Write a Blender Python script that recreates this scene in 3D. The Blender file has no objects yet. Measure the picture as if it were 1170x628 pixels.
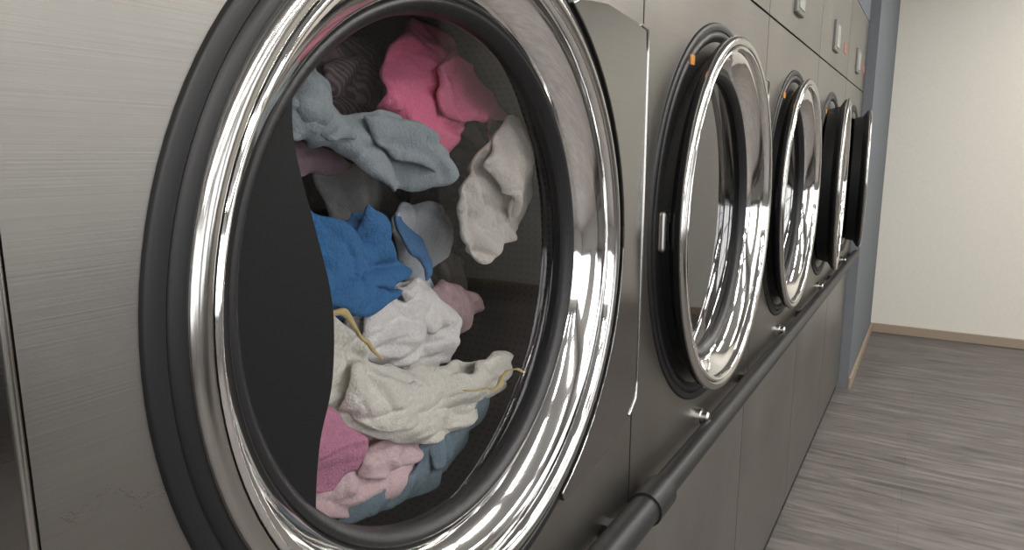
import bpy, math, random
from mathutils import Vector, Matrix, noise, geometry
random.seed(3)
D=0.35; H=3.6*D
scene=bpy.context.scene
scene.view_settings.view_transform='Standard'
col=scene.collection
# ------------------------------------------------------------------ materials
def newmat(name):
    m=bpy.data.materials.new(name); m.use_nodes=True
    nt=m.node_tree; b=nt.nodes['Principled BSDF']
    return m,nt,b
def simple(name,c,rough=.5,metal=0,spec=None,bump=0,bscale=200,coat=0):
    m,nt,b=newmat(name)
    b.inputs['Base Color'].default_value=(*c,1); b.inputs['Roughness'].default_value=rough
    b.inputs['Metallic'].default_value=metal
    if spec is not None: b.inputs['Specular IOR Level'].default_value=spec
    if coat: b.inputs['Coat Weight'].default_value=coat
    n=nt.nodes.new('ShaderNodeTexNoise'); n.inputs['Scale'].default_value=bscale; n.inputs['Detail'].default_value=4
    tc=nt.nodes.new('ShaderNodeTexCoord'); nt.links.new(tc.outputs['Object'],n.inputs['Vector'])
    mx=nt.nodes.new('ShaderNodeMix'); mx.data_type='RGBA'
    mx.inputs[6].default_value=(*[x*.93 for x in c],1); mx.inputs[7].default_value=(*[min(1,x*1.05) for x in c],1)
    nt.links.new(n.outputs['Fac'],mx.inputs[0]); nt.links.new(mx.outputs[2],b.inputs['Base Color'])
    if bump:
        bp=nt.nodes.new('ShaderNodeBump'); bp.inputs['Strength'].default_value=bump; bp.inputs['Distance'].default_value=.002
        nt.links.new(n.outputs['Fac'],bp.inputs['Height']); nt.links.new(bp.outputs['Normal'],b.inputs['Normal'])
    return m
def brushed(name,c,rough,bs=.10):
    m,nt,b=newmat(name); L=nt.links.new
    b.inputs['Metallic'].default_value=1.0
    tc=nt.nodes.new('ShaderNodeTexCoord'); mp=nt.nodes.new('ShaderNodeMapping'); mp.inputs['Scale'].default_value=(6,6,900)
    L(tc.outputs['Object'],mp.inputs['Vector'])
    n=nt.nodes.new('ShaderNodeTexNoise'); n.inputs['Scale'].default_value=1; n.inputs['Detail'].default_value=3; L(mp.outputs[0],n.inputs['Vector'])
    n2=nt.nodes.new('ShaderNodeTexNoise'); n2.inputs['Scale'].default_value=3.5; n2.inputs['Detail'].default_value=6; L(tc.outputs['Object'],n2.inputs['Vector'])
    mx=nt.nodes.new('ShaderNodeMix'); mx.data_type='RGBA'; mx.inputs[6].default_value=(*[x*.82 for x in c],1); mx.inputs[7].default_value=(*[x*1.12 for x in c],1)
    L(n.outputs['Fac'],mx.inputs[0])
    m2=nt.nodes.new('ShaderNodeMix'); m2.data_type='RGBA'; m2.blend_type='MULTIPLY'; m2.inputs[0].default_value=1
    r=nt.nodes.new('ShaderNodeMapRange'); r.inputs['From Min'].default_value=.3; r.inputs['From Max'].default_value=.7; r.inputs['To Min'].default_value=.84; r.inputs['To Max'].default_value=1.05
    L(n2.outputs['Fac'],r.inputs['Value']); L(mx.outputs[2],m2.inputs[6]); L(r.outputs[0],m2.inputs[7]); L(m2.outputs[2],b.inputs['Base Color'])
    mr=nt.nodes.new('ShaderNodeMapRange'); mr.inputs['To Min'].default_value=rough-.06; mr.inputs['To Max'].default_value=rough+.08
    L(n2.outputs['Fac'],mr.inputs['Value']); L(mr.outputs[0],b.inputs['Roughness'])
    bp=nt.nodes.new('ShaderNodeBump'); bp.inputs['Strength'].default_value=bs; bp.inputs['Distance'].default_value=.0006
    L(n.outputs['Fac'],bp.inputs['Height']); L(bp.outputs['Normal'],b.inputs['Normal'])
    return m
STEEL=brushed('brushed_stainless',(.275,.262,.242),.38)
STEELK=brushed('brushed_stainless_kick',(.32,.31,.295),.38)
MIRR=brushed('polished_steel_plate',(.27,.265,.26),.14,.05)
CHROME=simple('chrome',(.87,.86,.85),.07,1,bscale=8)
CHROME_OUT=simple('satin_chrome',(.52,.51,.49),.17,1,bscale=8)
BLACK=simple('black_plastic',(.007,.007,.008),.45,0,.35)
RUBBER=simple('black_rubber',(.009,.009,.010),.42,0,.4,bump=.2)
MATTE=simple('matte_black_panel',(.0045,.0045,.005),.62,0,.2)
BARM=simple('dark_grey_pipe',(.012,.012,.013),.42,0,.42)
LATCHM=simple('latch_metal',(.6,.59,.56),.28,1)
ORANGE=simple('orange_label',(.50,.22,.05),.5)
REDM=simple('red_label',(.30,.10,.07),.5)
DISPG=simple('display_glass',(.30,.31,.27),.25)
FRAME=simple('display_frame',(.17,.165,.16),.35,.6)
GRIME=simple('grime_scuff',(.06,.052,.045),.8)
def drum_mat():
    m,nt,b=newmat('perforated_drum_steel'); L=nt.links.new
    b.inputs['Metallic'].default_value=.85; b.inputs['Roughness'].default_value=.4
    uv=nt.nodes.new('ShaderNodeTexCoord'); mp=nt.nodes.new('ShaderNodeMapping'); mp.inputs['Scale'].default_value=(190,50,1)
    L(uv.outputs['UV'],mp.inputs['Vector'])
    v=nt.nodes.new('ShaderNodeTexVoronoi'); v.voronoi_dimensions='2D'; v.inputs['Randomness'].default_value=0; v.inputs['Scale'].default_value=1
    L(mp.outputs[0],v.inputs['Vector'])
    r=nt.nodes.new('ShaderNodeValToRGB'); r.color_ramp.elements[0].position=.12; r.color_ramp.elements[0].color=(.07,.07,.07,1)
    r.color_ramp.elements[1].position=.26; r.color_ramp.elements[1].color=(.12,.117,.114,1)
    L(v.outputs['Distance'],r.inputs['Fac']); L(r.outputs[0],b.inputs['Base Color'])
    return m
DRUM=drum_mat()
def glass_mat(name,tint,base):
    m=bpy.data.materials.new(name); m.use_nodes=True; nt=m.node_tree; nt.nodes.clear(); L=nt.links.new
    o=nt.nodes.new('ShaderNodeOutputMaterial'); t=nt.nodes.new('ShaderNodeBsdfTransparent'); t.inputs[0].default_value=(*tint,1)
    g=nt.nodes.new('ShaderNodeBsdfGlossy'); g.inputs['Roughness'].default_value=.02
    f=nt.nodes.new('ShaderNodeFresnel'); f.inputs['IOR'].default_value=1.45
    ad=nt.nodes.new('ShaderNodeMath'); ad.operation='ADD'; ad.inputs[1].default_value=base; L(f.outputs[0],ad.inputs[0])
    mx=nt.nodes.new('ShaderNodeMixShader'); L(ad.outputs[0],mx.inputs[0]); L(t.outputs[0],mx.inputs[1]); L(g.outputs[0],mx.inputs[2]); L(mx.outputs[0],o.inputs[0])
    return m
GLASS=glass_mat('door_glass',(.97,.97,.97),.0)
GLASSD=glass_mat('shaded_door_glass',(.16,.165,.17),.07)  # dark tint puts the shade of the drum interior into the glass colour
def fabric(name,c,c2=None,scale=9,fuzz=.6,thr=.5):
    m,nt,b=newmat(name); L=nt.links.new
    b.inputs['Roughness'].default_value=.95; b.inputs['Specular IOR Level'].default_value=.15
    b.inputs['Sheen Weight'].default_value=.15; b.inputs['Sheen Roughness'].default_value=.5
    b.inputs['Sheen Tint'].default_value=(*[min(1,x*1.3+.1) for x in c],1)
    tc=nt.nodes.new('ShaderNodeTexCoord')
    n=nt.nodes.new('ShaderNodeTexNoise'); n.inputs['Scale'].default_value=420; n.inputs['Detail'].default_value=5; L(tc.outputs['Object'],n.inputs['Vector'])
    mx=nt.nodes.new('ShaderNodeMix'); mx.data_type='RGBA'; mx.inputs[6].default_value=(*[x*.75 for x in c],1); mx.inputs[7].default_value=(*[min(1,x*1.2) for x in c],1)
    L(n.outputs['Fac'],mx.inputs[0]); out=mx.outputs[2]
    if c2:
        w=nt.nodes.new('ShaderNodeTexWave'); w.inputs['Scale'].default_value=scale; w.inputs['Distortion'].default_value=1.5; w.bands_direction='DIAGONAL'
        L(tc.outputs['Object'],w.inputs['Vector'])
        r=nt.nodes.new('ShaderNodeValToRGB'); r.color_ramp.elements[0].position=thr; r.color_ramp.elements[1].position=min(1,thr+.3); L(w.outputs['Fac'],r.inputs[0])
        m2=nt.nodes.new('ShaderNodeMix'); m2.data_type='RGBA'; L(r.outputs[0],m2.inputs[0]); L(out,m2.inputs[6]); m2.inputs[7].default_value=(*c2,1); out=m2.outputs[2]
    L(out,b.inputs['Base Color'])
    bp=nt.nodes.new('ShaderNodeBump'); bp.inputs['Strength'].default_value=fuzz; bp.inputs['Distance'].default_value=.0022
    L(n.outputs['Fac'],bp.inputs['Height'])
    n3=nt.nodes.new('ShaderNodeTexNoise'); n3.inputs['Scale'].default_value=26; n3.inputs['Detail'].default_value=3; n3.inputs['Distortion'].default_value=1.2; L(tc.outputs['Object'],n3.inputs['Vector'])
    b2=nt.nodes.new('ShaderNodeBump'); b2.inputs['Strength'].default_value=.45; b2.inputs['Distance'].default_value=.010; L(n3.outputs['Fac'],b2.inputs['Height']); L(b2.outputs['Normal'],bp.inputs['Normal'])
    L(bp.outputs['Normal'],b.inputs['Normal'])
    return m
# ------------------------------------------------------------------ mesh helpers
def mkobj(name,verts,faces,mat,parent=None,smooth=True,loc=(0,0,0),scale=1.0):
    me=bpy.data.meshes.new(name); me.from_pydata([tuple(c*scale for c in v) for v in verts],[],faces); me.validate(); me.update()
    if mat: me.materials.append(mat)
    if smooth:
        for p in me.polygons: p.use_smooth=True
    o=bpy.data.objects.new(name,me); col.objects.link(o); o.location=loc
    if parent: o.parent=parent
    return o
def lathe(name,prof,mat,parent,n=128,uv=False,sharp=35):
    vs=[];fs=[]
    for r,y in prof:
        for i in range(n):
            a=2*math.pi*i/n; vs.append((r*math.cos(a),y,r*math.sin(a)))
    for j in range(len(prof)-1):
        for i in range(n):
            k=(i+1)%n; fs.append((j*n+i,j*n+k,(j+1)*n+k,(j+1)*n+i))
    o=mkobj(name,vs,fs,mat,parent,scale=D)
    me=o.data
    if uv:
        ul=me.uv_layers.new(); 
        for p in me.polygons:
            i=p.index%n
            for li in p.loop_indices:
                vi=me.loops[li].vertex_index; jj=vi//n; ii=vi%n
                if ii==0 and i==n-1: ii=n
                ul.data[li].uv=(ii/n, jj/(len(prof)-1))
    try: me.set_sharp_from_angle(angle=math.radians(sharp))
    except Exception: pass
    return o
def smoothprof(pts,k=6):
    out=[]
    for i in range(len(pts)-1):
        p0=pts[max(i-1,0)];p1=pts[i];p2=pts[i+1];p3=pts[min(i+2,len(pts)-1)]
        for s in range(k):
            t=s/k
            out.append(tuple(.5*((2*p1[c])+(-p0[c]+p2[c])*t+(2*p0[c]-5*p1[c]+4*p2[c]-p3[c])*t*t+(-p0[c]+3*p1[c]-3*p2[c]+p3[c])*t**3) for c in range(2)))
    out.append(tuple(pts[-1])); return out
def box(name,x0,x1,y0,y1,z0,z1,mat,parent=None,bev=0,s=1.0):
    vs=[(x,y,z) for x in (x0,x1) for y in (y0,y1) for z in (z0,z1)]
    fs=[(0,1,3,2),(4,6,7,5),(0,4,5,1),(2,3,7,6),(0,2,6,4),(1,5,7,3)]
    o=mkobj(name,vs,fs,mat,parent,smooth=False,scale=s)
    if bev:
        b=o.modifiers.new('b','BEVEL'); b.width=bev; b.segments=3; b.limit_method='ANGLE'
    return o
def join(objs,name):
    for o in bpy.context.selected_objects: o.select_set(False)
    for o in objs: o.select_set(True)
    bpy.context.view_layer.objects.active=objs[0]; bpy.ops.object.join(); objs[0].name=name; return objs[0]
def extrude_poly(name,pts,y0,y1,mat,parent,bev=.0):
    n=len(pts); vs=[(x,y0,z) for x,z in pts]+[(x,y1,z) for x,z in pts]
    fs=[tuple(range(n)),tuple(reversed(range(n,2*n)))]+[(i,n+i,n+(i+1)%n,(i+1)%n) for i in range(n)]
    o=mkobj(name,vs,fs,mat,parent,smooth=False,scale=D)
    if bev:
        b=o.modifiers.new('b','BEVEL'); b.width=bev; b.segments=3; b.limit_method='ANGLE'; b.angle_limit=math.radians(40)
    return o
def tube(name,pts,r,mat,parent=None,cyclic=False,scale=D):
    """r is in metres"""
    cu=bpy.data.curves.new(name,'CURVE'); cu.dimensions='3D'; cu.bevel_depth=r; cu.bevel_resolution=8; cu.use_fill_caps=True
    sp=cu.splines.new('POLY'); sp.points.add(len(pts)-1)
    for p,q in zip(sp.points,pts): p.co=(*[c*scale for c in q],1)
    sp.use_cyclic_u=cyclic
    cu.materials.append(mat); o=bpy.data.objects.new(name,cu); col.objects.link(o)
    if parent:o.parent=parent
    return o
# ------------------------------------------------------------------ washing machine
PITCH=2.20; HW=PITCH/2
ZTOP=2.17; ZBOT=-3.27
def front_with_hole(parent,x0,x1,z0,z1,r,mat):
    n=128; inner=[];outer=[]
    for i in range(n):
        a=2*math.pi*i/n; c,s=math.cos(a),math.sin(a)
        inner.append((r*c,0,r*s))
        t=min((x1 if c>0 else x0)/c if abs(c)>1e-6 else 1e9,(z1 if s>0 else z0)/s if abs(s)>1e-6 else 1e9)
        outer.append([t*c,0,t*s])
    for cx,cz in ((x0,z0),(x0,z1),(x1,z0),(x1,z1)):
        i=min(range(n),key=lambda k:(outer[k][0]-cx)**2+(outer[k][2]-cz)**2); outer[i]=[cx,0,cz]
    back=[(x,.04,z) for x,y,z in inner]; oback=[(x,.04,z) for x,y,z in outer]
    vs=inner+outer+back+oback; fs=[]
    for i in range(n):
        k=(i+1)%n
        fs+= [(i,k,n+k,n+i),(i,2*n+i,2*n+k,k),(n+i,n+k,3*n+k,3*n+i)]
    return mkobj('front_panel',vs,fs,mat,parent,smooth=False,scale=D)
crescent=[(-48,58),(-50,54),(-52,48),(-53,39),(-52,31),(-48.5,18),(-45,4),(-44.5,-6),(-46,-18),(-50,-29),(-52,-41),(-52,-50),(-49,-57)]
def washer(k,ajar=0.0,lift=0.0,glass=None,ds=1.0):
    cx=1.49+PITCH*k
    root=bpy.data.objects.new('washing_machine',None); col.objects.link(root)
    root.location=(cx*D,D,H-.33*D); root.empty_display_size=.1
    g=.006
    front_with_hole(root,-HW+g,HW-g,-1.22,1.20,.80,STEEL)
    box('control_panel',-HW+g,HW-g,0,.05,1.215,ZTOP,STEEL,root,s=D)
    box('kick_panel',-HW+g,HW-g,.012,.05,ZBOT+.12,-1.235,STEELK,root,s=D)
    box('base_plinth',-HW+.02,HW-.02,.03,2.6,ZBOT,ZBOT+.12,BLACK,root,s=D)
    parts=[box('c',-HW+g,-HW+.03,.045,2.6,ZBOT+.12,ZTOP,STEELK,root,s=D),box('c',HW-.03,HW-g,.045,2.6,ZBOT+.12,ZTOP,STEELK,root,s=D),
           box('c',-HW+.03,HW-.03,.045,2.6,ZTOP-.03,ZTOP,STEELK,root,s=D),box('c',-HW+.03,HW-.03,2.57,2.6,ZBOT+.12,ZTOP-.03,STEELK,root,s=D)]
    join(parts,'cabinet')
    lathe('drum_wall',[(.84,.20+1.5*i/10) for i in range(11)],DRUM,root,uv=True)
    lathe('drum_back',[(.84,1.7),(.5,1.66),(.2,1.62),(.001,1.62)],DRUM,root,uv=True)
    lathe('drum_collar',[(.80,.0),(.80,.13),(.79,.16),(.84,.20)],RUBBER,root)
    for a in (90,210,330):
        a=math.radians(a); c,s=math.cos(a),math.sin(a)
        vs=[]
        for y in (.62,1.6):
            for (rr,w) in ((.84,-.10),(.72,-.03),(.70,0),(.72,.03),(.84,.10)):
                vs.append((rr*c-w*s,y,rr*s+w*c))
        mkobj('drum_lifter',vs,[(i,i+1,i+6,i+5) for i in range(4)]+[(0,1,2,3,4),(9,8,7,6,5)],DRUM,root,scale=D)
    bz=lathe('door_bezel',smoothprof([(.935,0),(.93,-.010),(.915,-.014),(.90,-.013)],3)+smoothprof([(.895,-.008),(.885,-.016),(.87,-.018),(.86,-.012)],3)+[(.85,-.004),(.835,.01),(.80,.02),(.795,.05)],BLACK,root)
    bz.scale=(ds,1,ds)
    arc=[(.9*math.cos(a),.9*math.sin(a)) for a in [math.radians(-62+122*i/24) for i in range(25)]]
    outl=[(.50,.80),(.70,.82),(.85,.81),(1.0,.80),(1.075,.79),(1.082,.70),(1.085,.2),(1.085,-.58),(1.07,-.66),(1.0,-.71),(.8,-.78),(.44,-.83)]
    extrude_poly('hinge_plate',arc+outl,-.028,.0,MIRR,root,bev=.0012)
    tube('plate_trim',[(x,-.028,z) for x,z in outl[3:10]],.0022,CHROME_OUT,root)
    box('display_frame',-.27,.01,-.03,.005,1.36,1.66,FRAME,root,bev=.004,s=D)
    box('display_screen',-.235,-.025,-.036,-.02,1.40,1.62,DISPG,root,bev=.001,s=D)
    if k>=1:
        if k>=3: box('red_label',.65,.9,-.004,.004,1.45,1.56,REDM,root,s=D)
        lo=lathe('lock_bolt',[(.001,-.07),(.022,-.07),(.03,-.06),(.03,-.03),(.045,-.028),(.045,0)],LATCHM,root,n=24); lo.location=(-.12*D,0,-1.08*D)
        box('latch_plate',-.865,-.79,-.04,.0,-.09,.09,LATCHM,root,bev=.006,s=D)
        box('latch_slot',-.845,-.81,-.046,-.036,-.04,.04,BLACK,root,bev=.003,s=D)
        box('orange_label',-.56,-.51,-.024,-.012,.725,.77,ORANGE,root,bev=.001,s=D)
    piv=bpy.data.objects.new('door',None); col.objects.link(piv); piv.parent=root
    piv.location=(.90*D,-lift*D,0); piv.rotation_euler=(0,0,math.radians(ajar))
    dr=bpy.data.objects.new('door_assembly',None); col.objects.link(dr); dr.parent=piv; dr.location=(-.90*D,0,0); dr.scale=(ds,1,ds)
    lathe('door_rim',smoothprof([(.862,.0),(.868,-.012),(.862,-.026),(.848,-.033),(.832,-.030),(.824,-.022)],4),CHROME_OUT,dr)
    lathe('door_ring',smoothprof([(.822,-.024),(.814,-.030),(.806,-.024),(.800,-.010),(.797,.004)],5)+smoothprof([(.785,.008),(.765,.024),(.745,.045),(.730,.064),(.722,.078)],5)+smoothprof([(.720,.086),(.716,.094)],2),CHROME,dr,sharp=25)
    lathe('door_gasket',smoothprof([(.716,.094),(.712,.087),(.702,.085),(.690,.094),(.680,.112),(.678,.15)],4),RUBBER,dr)
    lathe('door_shell',[(.862,.0),(.855,.02),(.83,.035),(.79,.06),(.77,.16),(.72,.18),(.69,.15)],BLACK,dr)
    lathe('door_glass',[(.685,.126),(.5,.130),(.25,.132),(.001,.132)],glass or GLASSD,dr)
    if k in (0,-1):
        pts=smoothprof(crescent,5)
        right=[(x/100,z/100) for x,z in pts]
        left=[]
        for i in range(31):
            a=math.radians(231-(231-129)*i/30); left.append((.704*math.cos(a),.704*math.sin(a)))
        pl=[p for p in right if math.hypot(*p)<.70]+left
        extrude_poly('handle_panel',pl,.101,.118,MATTE,dr)
    return root
r0=washer(0,0,0,GLASS)
washer(1,.5,.09,ds=1.05)
washer(2,.5,.085,ds=1.04)
washer(3,4,.085,ds=1.04)
washer(4,6,.085,ds=1.04)
washer(-1); washer(-2)
cu=bpy.data.curves.new('grime_scuff','CURVE'); cu.dimensions='3D'; cu.bevel_depth=.00016; cu.materials.append(GRIME)
for s in range(34):
    sp=cu.splines.new('POLY'); n=12; sp.points.add(n-1)
    t0=random.random()*.9; ln=.03+.10*random.random(); oz=random.uniform(-.012,.012)
    for i in range(n):
        t=t0+ln*i/(n-1)
        x=-1.07+.20*t; z=-.165-.04*t+oz+.02*noise.noise(Vector((t*4,0,4)))+.006*noise.noise(Vector((t*30,s*2,7)))
        sp.points[i].co=(x*D,-.0001,z*D,1)
go=bpy.data.objects.new('grime_scuff',cu); col.objects.link(go); go.parent=r0
# ------------------------------------------------------------------ pipe rail
ZB=H-1.47*D; YB=.915*D
rail=bpy.data.objects.new('pipe_rail',None); col.objects.link(rail)
x0=(1.49-2.5*PITCH)*D; x1=(1.49+4.5*PITCH)*D
tube('pipe_far',[(2.6*D,YB,ZB),(x1,YB,ZB)],.055*D,BARM,rail,scale=1)
tube('pipe_near',[(x0,YB,ZB),(2.6*D,YB,ZB)],.066*D,BARM,rail,scale=1)
tube('coupling',[(2.56*D,YB,ZB),(2.75*D,YB,ZB)],.076*D,BARM,rail,scale=1)
for k in range(-2,5):
    xx=(1.49+PITCH*k+.85)*D
    box('bracket',xx-.03*D,xx+.03*D,YB,D*1.002,ZB-.03*D,ZB+.03*D,BARM,rail)
# ------------------------------------------------------------------ laundry
CX=1.49*D; CZ=H-.33*D
def dec(s):
    return [(int(s[i:i+2],36)/200-1.5,int(s[i+2:i+4],36)/200-1.5) for i in range(0,len(s),4)]
def pts2(s): return [tuple(float(c)/100 for c in p.split(',')) for p in s.split()]
def closed_smooth(p,k=6,tens=.6):
    n=len(p); out=[]
    for i in range(n):
        p0,p1,p2,p3=p[i-1],p[i],p[(i+1)%n],p[(i+2)%n]
        for s in range(k):
            t=s/k; h00=2*t**3-3*t*t+1;h10=t**3-2*t*t+t;h01=-2*t**3+3*t*t;h11=t**3-t*t
            out.append(Vector([h00*p1[c]+h10*tens*.5*(p2[c]-p0[c])+h01*p2[c]+h11*tens*.5*(p3[c]-p1[c]) for c in range(2)]))
    return out
def segd(p,a,b):
    ab=b-a; t=max(0,min(1,(p-a).dot(ab)/max(ab.length_squared,1e-9))); return (p-a-ab*t).length
def sheet(pts,y,bulge,ang,freq,amp,seed,warp,sp,rmax,grow):
    o=closed_smooth(pts); n=len(o)
    c0=sum(o,Vector((0,0)))/n
    o=[c0+(p-c0)*grow for p in o]
    ca,sa=math.cos(math.radians(ang)),math.sin(math.radians(ang))
    def phase(x,z):
        u=x*ca+z*sa; v=-x*sa+z*ca
        bend=noise.noise(Vector((u*1.2,v*1.6,seed*3.7)))*warp*1.5+noise.noise(Vector((u*5,v*1.8,seed*1.3+7)))*warp*.45
        return u,v,(u+bend)*freq
    o2=[]
    for i,p in enumerate(o):
        u,v,ph=phase(p.x,p.y)
        nn=(p-c0); nn=nn/max(nn.length,1e-6)
        o2.append(p+nn*(.012*(abs(math.sin(ph))**.8-.5))+Vector((noise.noise(Vector((p.x*15,p.y*15,seed))),noise.noise(Vector((p.x*15,p.y*15,seed+9)))))*.026)
    o=[p*(rmax/p.length) if p.length>rmax else p for p in o2]
    x0=min(p.x for p in o);x1=max(p.x for p in o);z0=min(p.y for p in o);z1=max(p.y for p in o)
    def inside(p):
        c=False
        for i in range(n):
            a=o[i];b=o[i-1]
            if (a.y>p.y)!=(b.y>p.y) and p.x<(b.x-a.x)*(p.y-a.y)/(b.y-a.y)+a.x: c=not c
        return c
    grid=[];z=z0;row=0
    while z<z1:
        x=x0+(row%2)*sp*.5
        while x<x1:
            p=Vector((x,z))
            if inside(p) and min(segd(p,o[i],o[i-1]) for i in range(n))>sp*.45: grid.append(p)
            x+=sp
        z+=sp*.87;row+=1
    r=geometry.delaunay_2d_cdt(o+grid,[(i,(i+1)%n) for i in range(n)],[],1,1e-6)
    vs2,fs=r[0],r[2]
    f=[];bk=[];w=.014
    for p in vs2:
        d=min(segd(p,o[i],o[i-1]) for i in range(n))
        t=min(1,d/w); h=math.sqrt(max(0,1-(1-t)**2))
        tb=min(1,d/.22); hb=tb*(2-tb)
        u,v,ph=phase(p.x,p.y)
        m1=min(1,max(0,.65+1.0*noise.noise(Vector((u*7,v*2.0,seed+3)))))
        ph2=(u*.93+v*.30+noise.noise(Vector((u*3,v*2.2,seed+50)))*warp)*freq*2.1
        m2=min(1,max(0,.4+1.4*noise.noise(Vector((u*4,v*2.5,seed+15)))))
        fold=abs(math.sin(ph))**.8*(.3+.7*m1)+abs(math.sin(ph2))*.34*m2
        # crease network (thin valleys between soft facets)
        q=Vector((u*6.5,v*4.0,seed*2.1)); q=q+Vector((noise.noise(q*.7+Vector((4,4,4))),noise.noise(q*.7+Vector((8,1,3))),0))*1.1
        cr=(1-min(1,abs(noise.noise(q))*2.6))**2*.55+(1-min(1,abs(noise.noise(q*2.1+Vector((3,3,3))))*2.8))**2*.28
        e=min(1,d/.012)
        yy=y-bulge*(.12*h+.55*hb)-amp*(fold*.8-.2)*(.7+.3*e)+amp*cr*.9+noise.noise(Vector((p.x*5,p.y*5,seed+20)))*.05
        f.append(yy); bk.append(yy+.010+.012*h)
    nv=len(vs2)
    V=[(v.x,f[i],v.y) for i,v in enumerate(vs2)]+[(v.x,bk[i],v.y) for i,v in enumerate(vs2)]
    faces=[tuple(t) for t in fs]+[tuple(nv+i for i in reversed(t)) for t in fs]
    cnt={}
    for t in fs:
        for i in range(len(t)): cnt[(t[i],t[(i+1)%len(t)])]=1
    for (a,b) in cnt:
        if (b,a) not in cnt: faces.append((b,a,nv+a,nv+b))
    return V,faces
def garment(name,layers,y,mat,bulge=.06,ang=30,freq=16,amp=.06,seed=0,warp=.12,sp=.0105,rmax=.80,grow=1.07):
    V=[];Fc=[]
    for li,(pts,dy,da) in enumerate(layers):
        v,f=sheet(pts,y+dy,bulge,ang+da,freq,amp,seed+li*31,warp,sp,rmax,grow)
        o=len(V); V+=v; Fc+=[tuple(o+i for i in t) for t in f]
    n=len(V); cxm=sum(v[0] for v in V)/n; czm=sum(v[2] for v in V)/n
    ob=mkobj(name,[((v[0]-cxm)*D,(v[1]-y)*D,(v[2]-czm)*D) for v in V],Fc,mat,None,loc=(CX+cxm*D,D*y,CZ+czm*D))
    s=ob.modifiers.new('s','SUBSURF'); s.levels=1; s.render_levels=1
    return ob
S={
'grey_pillowcase':"3,70 11,80 25,88 40,88 53,77 39,67 21,62 8,63",
'plaid_shirt':"-6,60 1,66 18,68 35,66 38,60 33,50 21,42 3,43 -5,48",
'pink_shirt':"15,64 22,70 30,74 39,78 46,74 49,65 56,60 66,56 74,50 74,43 68,42 58,46 51,44 46,41 38,34 30,38 26,36 15,45 6,47 10,54",
'grey_sweater':"-37,58 -27,55 -18,50 -12,43 -2,45 17,40 28,31 24,24 9,23 -1,26 -10,31 -19,35 -31,37 -38,42",
'mauve_top':"-31,35 -17,37 -1,32 3,28 -12,27 -30,29",
'blue_towel':"-41,34 -35,33 -29,23 -22,16 -13,13 -9,16 -3,14 -2,5 5,-3 4,-8 -7,-10 -19,-9 -28,-5 -37,3 -39,16",
}
E=dict(zip(['grey_sheet','white_blouse','light_blue_shirt','white_shirt','cream_towel','pink_towel','pale_pink_top','denim_shirt','stockings'],
"9h9kaq9ubk90c57tbz6yax7ca583|a09dai9tb5acbqagc69lc48tbh8nat8ea88q|9o8za596b091b389ao7ja97o9v8e|887u8w7v9v7sak75an699u628t67826n807e|5y8i6e8a6v7z7d7e7n708m6l9w6fb45vb15ga65a9b568c5f7b606j6f5u6w5r7q|5h6z696o6u6c775u745h6p5b665d5e5s|7b5v845m9b539g4j8j4g7n4f6i4u6a556j5d7a5d|9759a75bay5ib350ai4i9h488f487g4f7v4q924o|a679ax7jbr77bx6tb86iaa6ba06n".split('|')))
P={k:pts2(v) for k,v in S.items()}; P.update({k:dec(v) for k,v in E.items()})
L0=lambda k:[(P[k],0,0)]
def L2(k,*subs): return [(P[k],0,0)]+[(pts2(s),dy,da) for s,dy,da in subs]
garment('charcoal_jumper',[(pts2("-60,55 -40,62 0,64 30,60 55,45 60,15 30,4 -10,10 -50,12 -62,30"),0,0)],2.15,fabric('charcoal_knit',(.06,.056,.058)),.1,20,12,.1,40,sp=.02,rmax=.66,grow=1)
garment('dark_grey_trousers',[(pts2("-60,-4 -20,2 20,-5 50,0 64,-10 60,-25 40,-40 0,-48 -50,-40 -62,-20"),0,0)],1.95,fabric('dark_grey_cotton',(.06,.058,.06)),.1,60,12,.1,41,sp=.02,rmax=.66,grow=1)
garment('black_shirt',[(pts2("40,44 56,46 70,38 77,22 77,8 66,0 52,1 36,12"),0,0)],1.52,fabric('black_jersey',(.035,.033,.036)),.03,60,16,.055,42)
garment('taupe_cardigan',[(pts2("32,-6 54,-3 66,-5 77,-12 74,-28 68,-44 56,-54 42,-44 34,-24"),0,0)],1.62,fabric('taupe_knit',(.12,.108,.10)),.04,15,16,.06,47)
garment('grey_towel',[(pts2("50,64 60,62 70,52 79,38 79,30 70,34 60,42 48,50"),0,0)],1.50,fabric('mid_grey_terry',(.16,.155,.155)),.04,15,18,.05,48,grow=1)
garment('grey_pillowcase',L2('grey_pillowcase',("8,72 22,78 30,70 20,64 10,66",-.06,40)),1.82,fabric('grey_cotton',(.46,.46,.43)),.06,70,18,.06,1,grow=1.15)
garment('plaid_shirt',L2('plaid_shirt',("2,58 18,62 30,56 22,50 6,50",-.07,60)),1.64,fabric('plaid_fabric',(.36,.26,.275),(.19,.145,.155),60,thr=.4),.06,70,18,.06,2,grow=1.12)
garment('pink_shirt',L2('pink_shirt',("28,58 38,64 50,62 62,57 73,50 72,44 60,46 50,45 38,44 28,50",-.055,25)),1.40,fabric('pink_cotton',(.82,.21,.35)),.04,48,17,.06,3,grow=1.09)
garment('grey_sweater',L2('grey_sweater',("-8,42 4,42 18,37 25,31 20,27 8,30 -2,34",-.05,20),("-36,54 -28,52 -20,46 -14,38 -20,36 -30,40",-.04,10)),1.35,fabric('grey_blue_knit',(.35,.40,.43)),.04,48,19,.055,4)
garment('mauve_top',L0('mauve_top'),1.50,fabric('mauve_cotton',(.42,.29,.34)),.05,80,18,.05,5)
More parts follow.
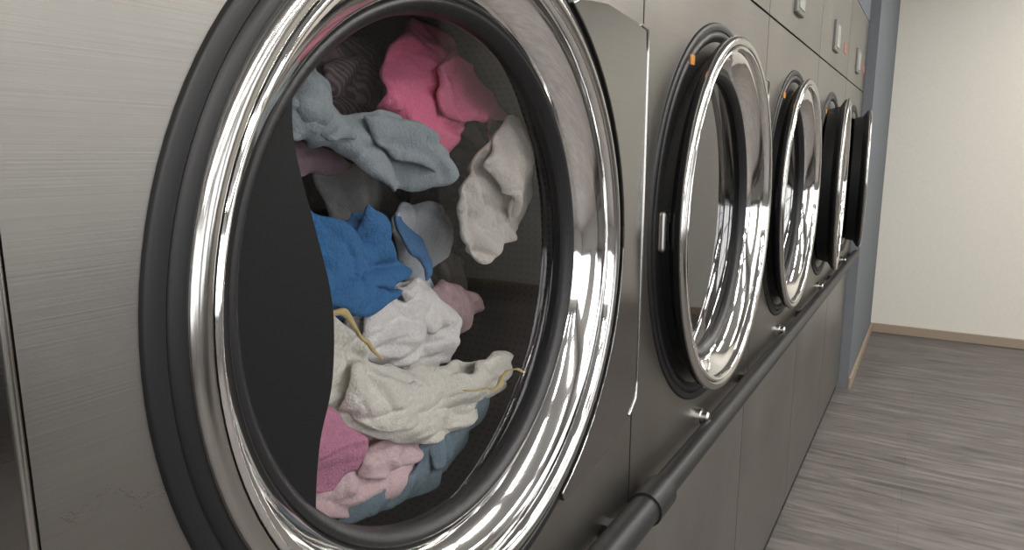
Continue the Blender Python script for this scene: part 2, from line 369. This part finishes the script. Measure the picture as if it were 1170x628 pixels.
garment('blue_towel',L2('blue_towel',("-12,12 -8,18 -3,15 -1,6 4,-2 -2,-4 -12,-3 -16,4",-.05,30),("-38,12 -28,8 -16,0 -2,-4 2,-8 -10,-10 -24,-7 -36,0",-.04,50)),1.36,fabric('blue_terry',(.065,.205,.44),fuzz=.9),.05,25,14,.055,6)
garment('grey_sheet',L0('grey_sheet'),1.76,fabric('light_grey_cotton',(.42,.42,.42)),.05,10,15,.06,7,grow=1.15)
garment('white_blouse',L2('white_blouse',("42,30 50,38 56,44 62,40 62,26 58,14 50,18 46,24",-.03,20)),1.28,fabric('off_white_cotton',(.64,.605,.56)),.02,20,22,.045,8,grow=1.22)
garment('light_blue_shirt',L0('light_blue_shirt'),1.52,fabric('pale_blue_cotton',(.66,.71,.76)),.05,15,16,.05,9,grow=1.12)
garment('blue_sleeve',[(pts2("15,14 19,13 26,5 29,-4 26,-7 22,0"),0,0)],1.405,fabric('steel_blue_cotton',(.10,.22,.42)),.02,15,18,.03,33)
garment('stockings',L0('stockings'),1.47,fabric('dusty_pink_knit',(.50,.36,.37)),.04,35,18,.05,11,grow=1.22)
garment('white_shirt',L2('white_shirt',("-5,-14 4,-10 14,-13 22,-20 18,-28 4,-30 -6,-26",-.05,40),("6,-8 16,-7 26,-12 32,-22 26,-24 16,-16",-.04,70)),1.42,fabric('white_cotton',(.86,.82,.81)),.04,50,14,.055,10,grow=1.1)
garment('denim_shirt',L2('denim_shirt',("20,-58 36,-54 50,-48 56,-50 50,-58 34,-66 18,-68",-.02,20)),1.34,fabric('denim_fabric',(.20,.28,.34)),.03,-45,20,.045,15,grow=1.12)
garment('pale_pink_top',L2('pale_pink_top',("-10,-54 0,-50 14,-50 22,-56 12,-62 0,-62 -10,-60",-.04,10)),1.38,fabric('pale_pink_cotton',(.80,.59,.62)),.05,60,16,.055,13,grow=1.12)
garment('pink_towel',L0('pink_towel'),1.26,fabric('pink_terry',(.62,.27,.40),fuzz=.9),.04,70,6,.03,14)
garment('cream_towel',L2('cream_towel',("-20,-22 -8,-30 8,-36 28,-38 46,-36 56,-40 48,-46 30,-48 8,-47 -12,-42 -24,-34",-.035,10)),1.30,fabric('cream_terry',(.90,.84,.76),fuzz=.9),.04,66,11.5,.055,12)
YEL=fabric('yellow_binding',(.66,.52,.25))
garment('yellow_ribbon',[(pts2("-37,-3 -30,-6 -23,-13.5 -18,-20 -18.6,-20.5 -23.7,-14.4 -30.7,-7.3 -37,-4.6"),0,0)],1.205,YEL,.01,30,16,.01,45,grow=1)
garment('yellow_hem',[(pts2("18,-40 28,-41.2 44,-41 54,-42.2 54,-42.8 44,-42.1 28,-42.4 18,-41.2"),0,0)],1.185,YEL,.01,30,16,.01,46,grow=1)
# ------------------------------------------------------------------ room
def wallmat(name,c,bump=.15): return simple(name,c,.85,0,.2,bump=bump,bscale=60)
WG=wallmat('blue_grey_paint',(.135,.147,.162)); WW=wallmat('cream_paint',(.62,.60,.545)); CEIL=wallmat('ceiling_paint',(.42,.41,.40)); WD=wallmat('taupe_paint',(.20,.193,.183))
def floor_mat():
    m,nt,b=newmat('grey_wood_laminate'); L=nt.links.new
    tc=nt.nodes.new('ShaderNodeTexCoord'); mp=nt.nodes.new('ShaderNodeMapping'); mp.inputs['Rotation'].default_value=(0,0,math.radians(90))
    L(tc.outputs['Object'],mp.inputs['Vector'])
    br=nt.nodes.new('ShaderNodeTexBrick'); br.inputs['Scale'].default_value=1; br.inputs['Brick Width'].default_value=1.2; br.inputs['Row Height'].default_value=.16
    br.inputs['Mortar Size'].default_value=.0006; br.inputs['Color1'].default_value=(.118,.107,.102,1); br.inputs['Color2'].default_value=(.098,.090,.086,1); br.inputs['Mortar'].default_value=(.06,.055,.05,1)
    L(mp.outputs[0],br.inputs['Vector'])
    mp2=nt.nodes.new('ShaderNodeMapping'); mp2.inputs['Scale'].default_value=(20,1.8,1); L(tc.outputs['Object'],mp2.inputs['Vector'])
    n=nt.nodes.new('ShaderNodeTexNoise'); n.inputs['Scale'].default_value=1.6; n.inputs['Detail'].default_value=9; n.inputs['Roughness'].default_value=.66; n.inputs['Distortion'].default_value=.7; L(mp2.outputs[0],n.inputs['Vector'])
    r=nt.nodes.new('ShaderNodeValToRGB'); r.color_ramp.elements[0].position=.33; r.color_ramp.elements[0].color=(.5,.49,.48,1); r.color_ramp.elements[1].position=.68; r.color_ramp.elements[1].color=(1.5,1.48,1.46,1)
    L(n.outputs['Fac'],r.inputs[0])
    mx=nt.nodes.new('ShaderNodeMix'); mx.data_type='RGBA'; mx.blend_type='MULTIPLY'; mx.inputs[0].default_value=1; L(br.outputs['Color'],mx.inputs[6]); L(r.outputs[0],mx.inputs[7])
    L(mx.outputs[2],b.inputs['Base Color']); b.inputs['Roughness'].default_value=.5
    bp=nt.nodes.new('ShaderNodeBump'); bp.inputs['Strength'].default_value=.15; bp.inputs['Distance'].default_value=.002; L(n.outputs['Fac'],bp.inputs['Height']); L(bp.outputs[0],b.inputs['Normal'])
    return m
XB=15.6*D; XF=-3.2; YR=-3.4; ZC=2.75; YW=.87*D; XE=(1.49+4.5*PITCH)*D; XS=(1.49-2.5*PITCH)*D
box('floor',XF-.2,XB+.2,YR-.2,3.8*D,-.1,0,floor_mat())
box('ceiling',XF-.2,XB+.2,YR-.2,3.8*D,ZC,ZC+.1,CEIL)
w=[box('w',XE+.004,XB,YW,3.6*D,0,ZC,WG),box('w',XF,XS-.004,YW+.02,3.6*D,0,ZC,WG),box('w',XS-.004,XE+.004,1.0*D,3.6*D,H+(ZTOP-.33)*D+.004,ZC,WG),box('w',XS-.004,XE+.004,3.62*D,3.8*D,0,ZC,WG)]
join(w,'wall_left')
box('wall_back',XB,XB+.15,YR-.2,3.8*D,0,ZC,WW)
box('wall_front',XF-.15,XF,YR-.2,3.8*D,0,ZC,WD)
BB=simple('beige_skirting',(.27,.215,.16),.5)
box('baseboard_back',XB-.014,XB,YR,YW,0,.065,BB,bev=.004)
box('baseboard_left',XE+.004,XB-.014,YW-.014,YW,0,.065,BB,bev=.004)
def emis(name,c,s):
    m=bpy.data.materials.new(name); m.use_nodes=True; nt=m.node_tree; nt.nodes.clear()
    o=nt.nodes.new('ShaderNodeOutputMaterial'); e=nt.nodes.new('ShaderNodeEmission'); e.inputs[0].default_value=(*c,1); e.inputs[1].default_value=s; nt.links.new(e.outputs[0],o.inputs[0]); return m
DAY=emis('frosted_daylight',(.98,.985,1),3.2)
TUBE=emis('lamp_diffuser',(1,.96,.90),12)
ALU=simple('dark_window_frame',(.02,.02,.022),.4)
box('wall_right',XF,XB,YR-.15,YR,0,ZC,WD)
wi=0
def window(x,y,rot):
    global wi
    wi+=1
    e=bpy.data.objects.new('window_%d'%wi,None); col.objects.link(e); e.location=(x,y,1.5); e.rotation_euler=(0,0,rot)
    box('pane',-.8,.8,-.01,.0,-.75,.75,DAY,e)
    for a,b_,c,d in ((-.86,.86,.75,.81),(-.86,.86,-.81,-.75),(-.86,-.8,-.75,.75),(.8,.86,-.75,.75),(-.30,-.24,-.75,.75),(.24,.30,-.75,.75),(-.8,.8,.25,.29),(-.8,.8,-.3,-.26)):
        box('frame',a,b_,-.018,.03,c,d,ALU,e)
for xx in (-2.2,.2,2.6): window(xx,YR+.02,0)
for yy in (-.85,-2.55): window(XF+.02,yy,-math.pi/2)  # front-wall windows, added to give the chrome rings bright reflections
TW=simple('dark_laminate',(.03,.027,.025),.4)
t=bpy.data.objects.new('folding_table',None); col.objects.link(t); t.location=(1.6,-2.7,0)
box('table_top',-1.6,1.6,-.35,.35,.84,.89,TW,t,bev=.005)
for a in (-1.5,1.5):
    for b_ in (-.28,.28): box('leg',a-.03,a+.03,b_-.03,b_+.03,0,.84,ALU,t)
box('table_shelf',-1.47,1.47,-.26,.26,.25,.28,TW,t)
HOUS=simple('fixture_white',(.7,.7,.7),.4)
for xx in (-2.2,-.6,1.0,2.6,4.2):
    for yy in (-1.0,-2.4):
        f=bpy.data.objects.new('ceiling_lamp',None); col.objects.link(f); f.location=(xx,yy,ZC)
        box('housing',-.62,.62,-.10,.10,-.05,0,HOUS,f,bev=.004)
        box('diffuser',-.60,.60,-.085,-.035,-.062,-.0505,TUBE,f)
        box('diffuser_b',-.60,.60,.035,.085,-.062,-.0505,TUBE,f)
        la=bpy.data.lights.new('tube_light','AREA'); la.shape='RECTANGLE'; la.size=1.2; la.size_y=.18; la.energy=25; la.color=(1,.965,.91)
        lo=bpy.data.objects.new('tube_light',la); col.objects.link(lo); lo.parent=f; lo.location=(0,0,-.07)
wd=bpy.data.worlds.new('world'); scene.world=wd; wd.use_nodes=True
wd.node_tree.nodes['Background'].inputs[0].default_value=(.8,.85,.9,1); wd.node_tree.nodes['Background'].inputs[1].default_value=.5
# ------------------------------------------------------------------ camera
yaw=math.radians(31.5); pit=math.radians(10.0); FPX=782.0
F=Vector((math.cos(yaw)*math.cos(pit),math.sin(yaw)*math.cos(pit),-math.sin(pit)))
R=Vector((math.sin(yaw),-math.cos(yaw),0)); U=R.cross(F)
cam=bpy.data.cameras.new('camera'); co=bpy.data.objects.new('camera',cam); col.objects.link(co)
cam.lens=FPX/1170*36; cam.clip_start=0.01
m=Matrix((R,U,-F)).transposed().to_4x4(); m.translation=(0,0,H); co.matrix_world=m
scene.camera=co
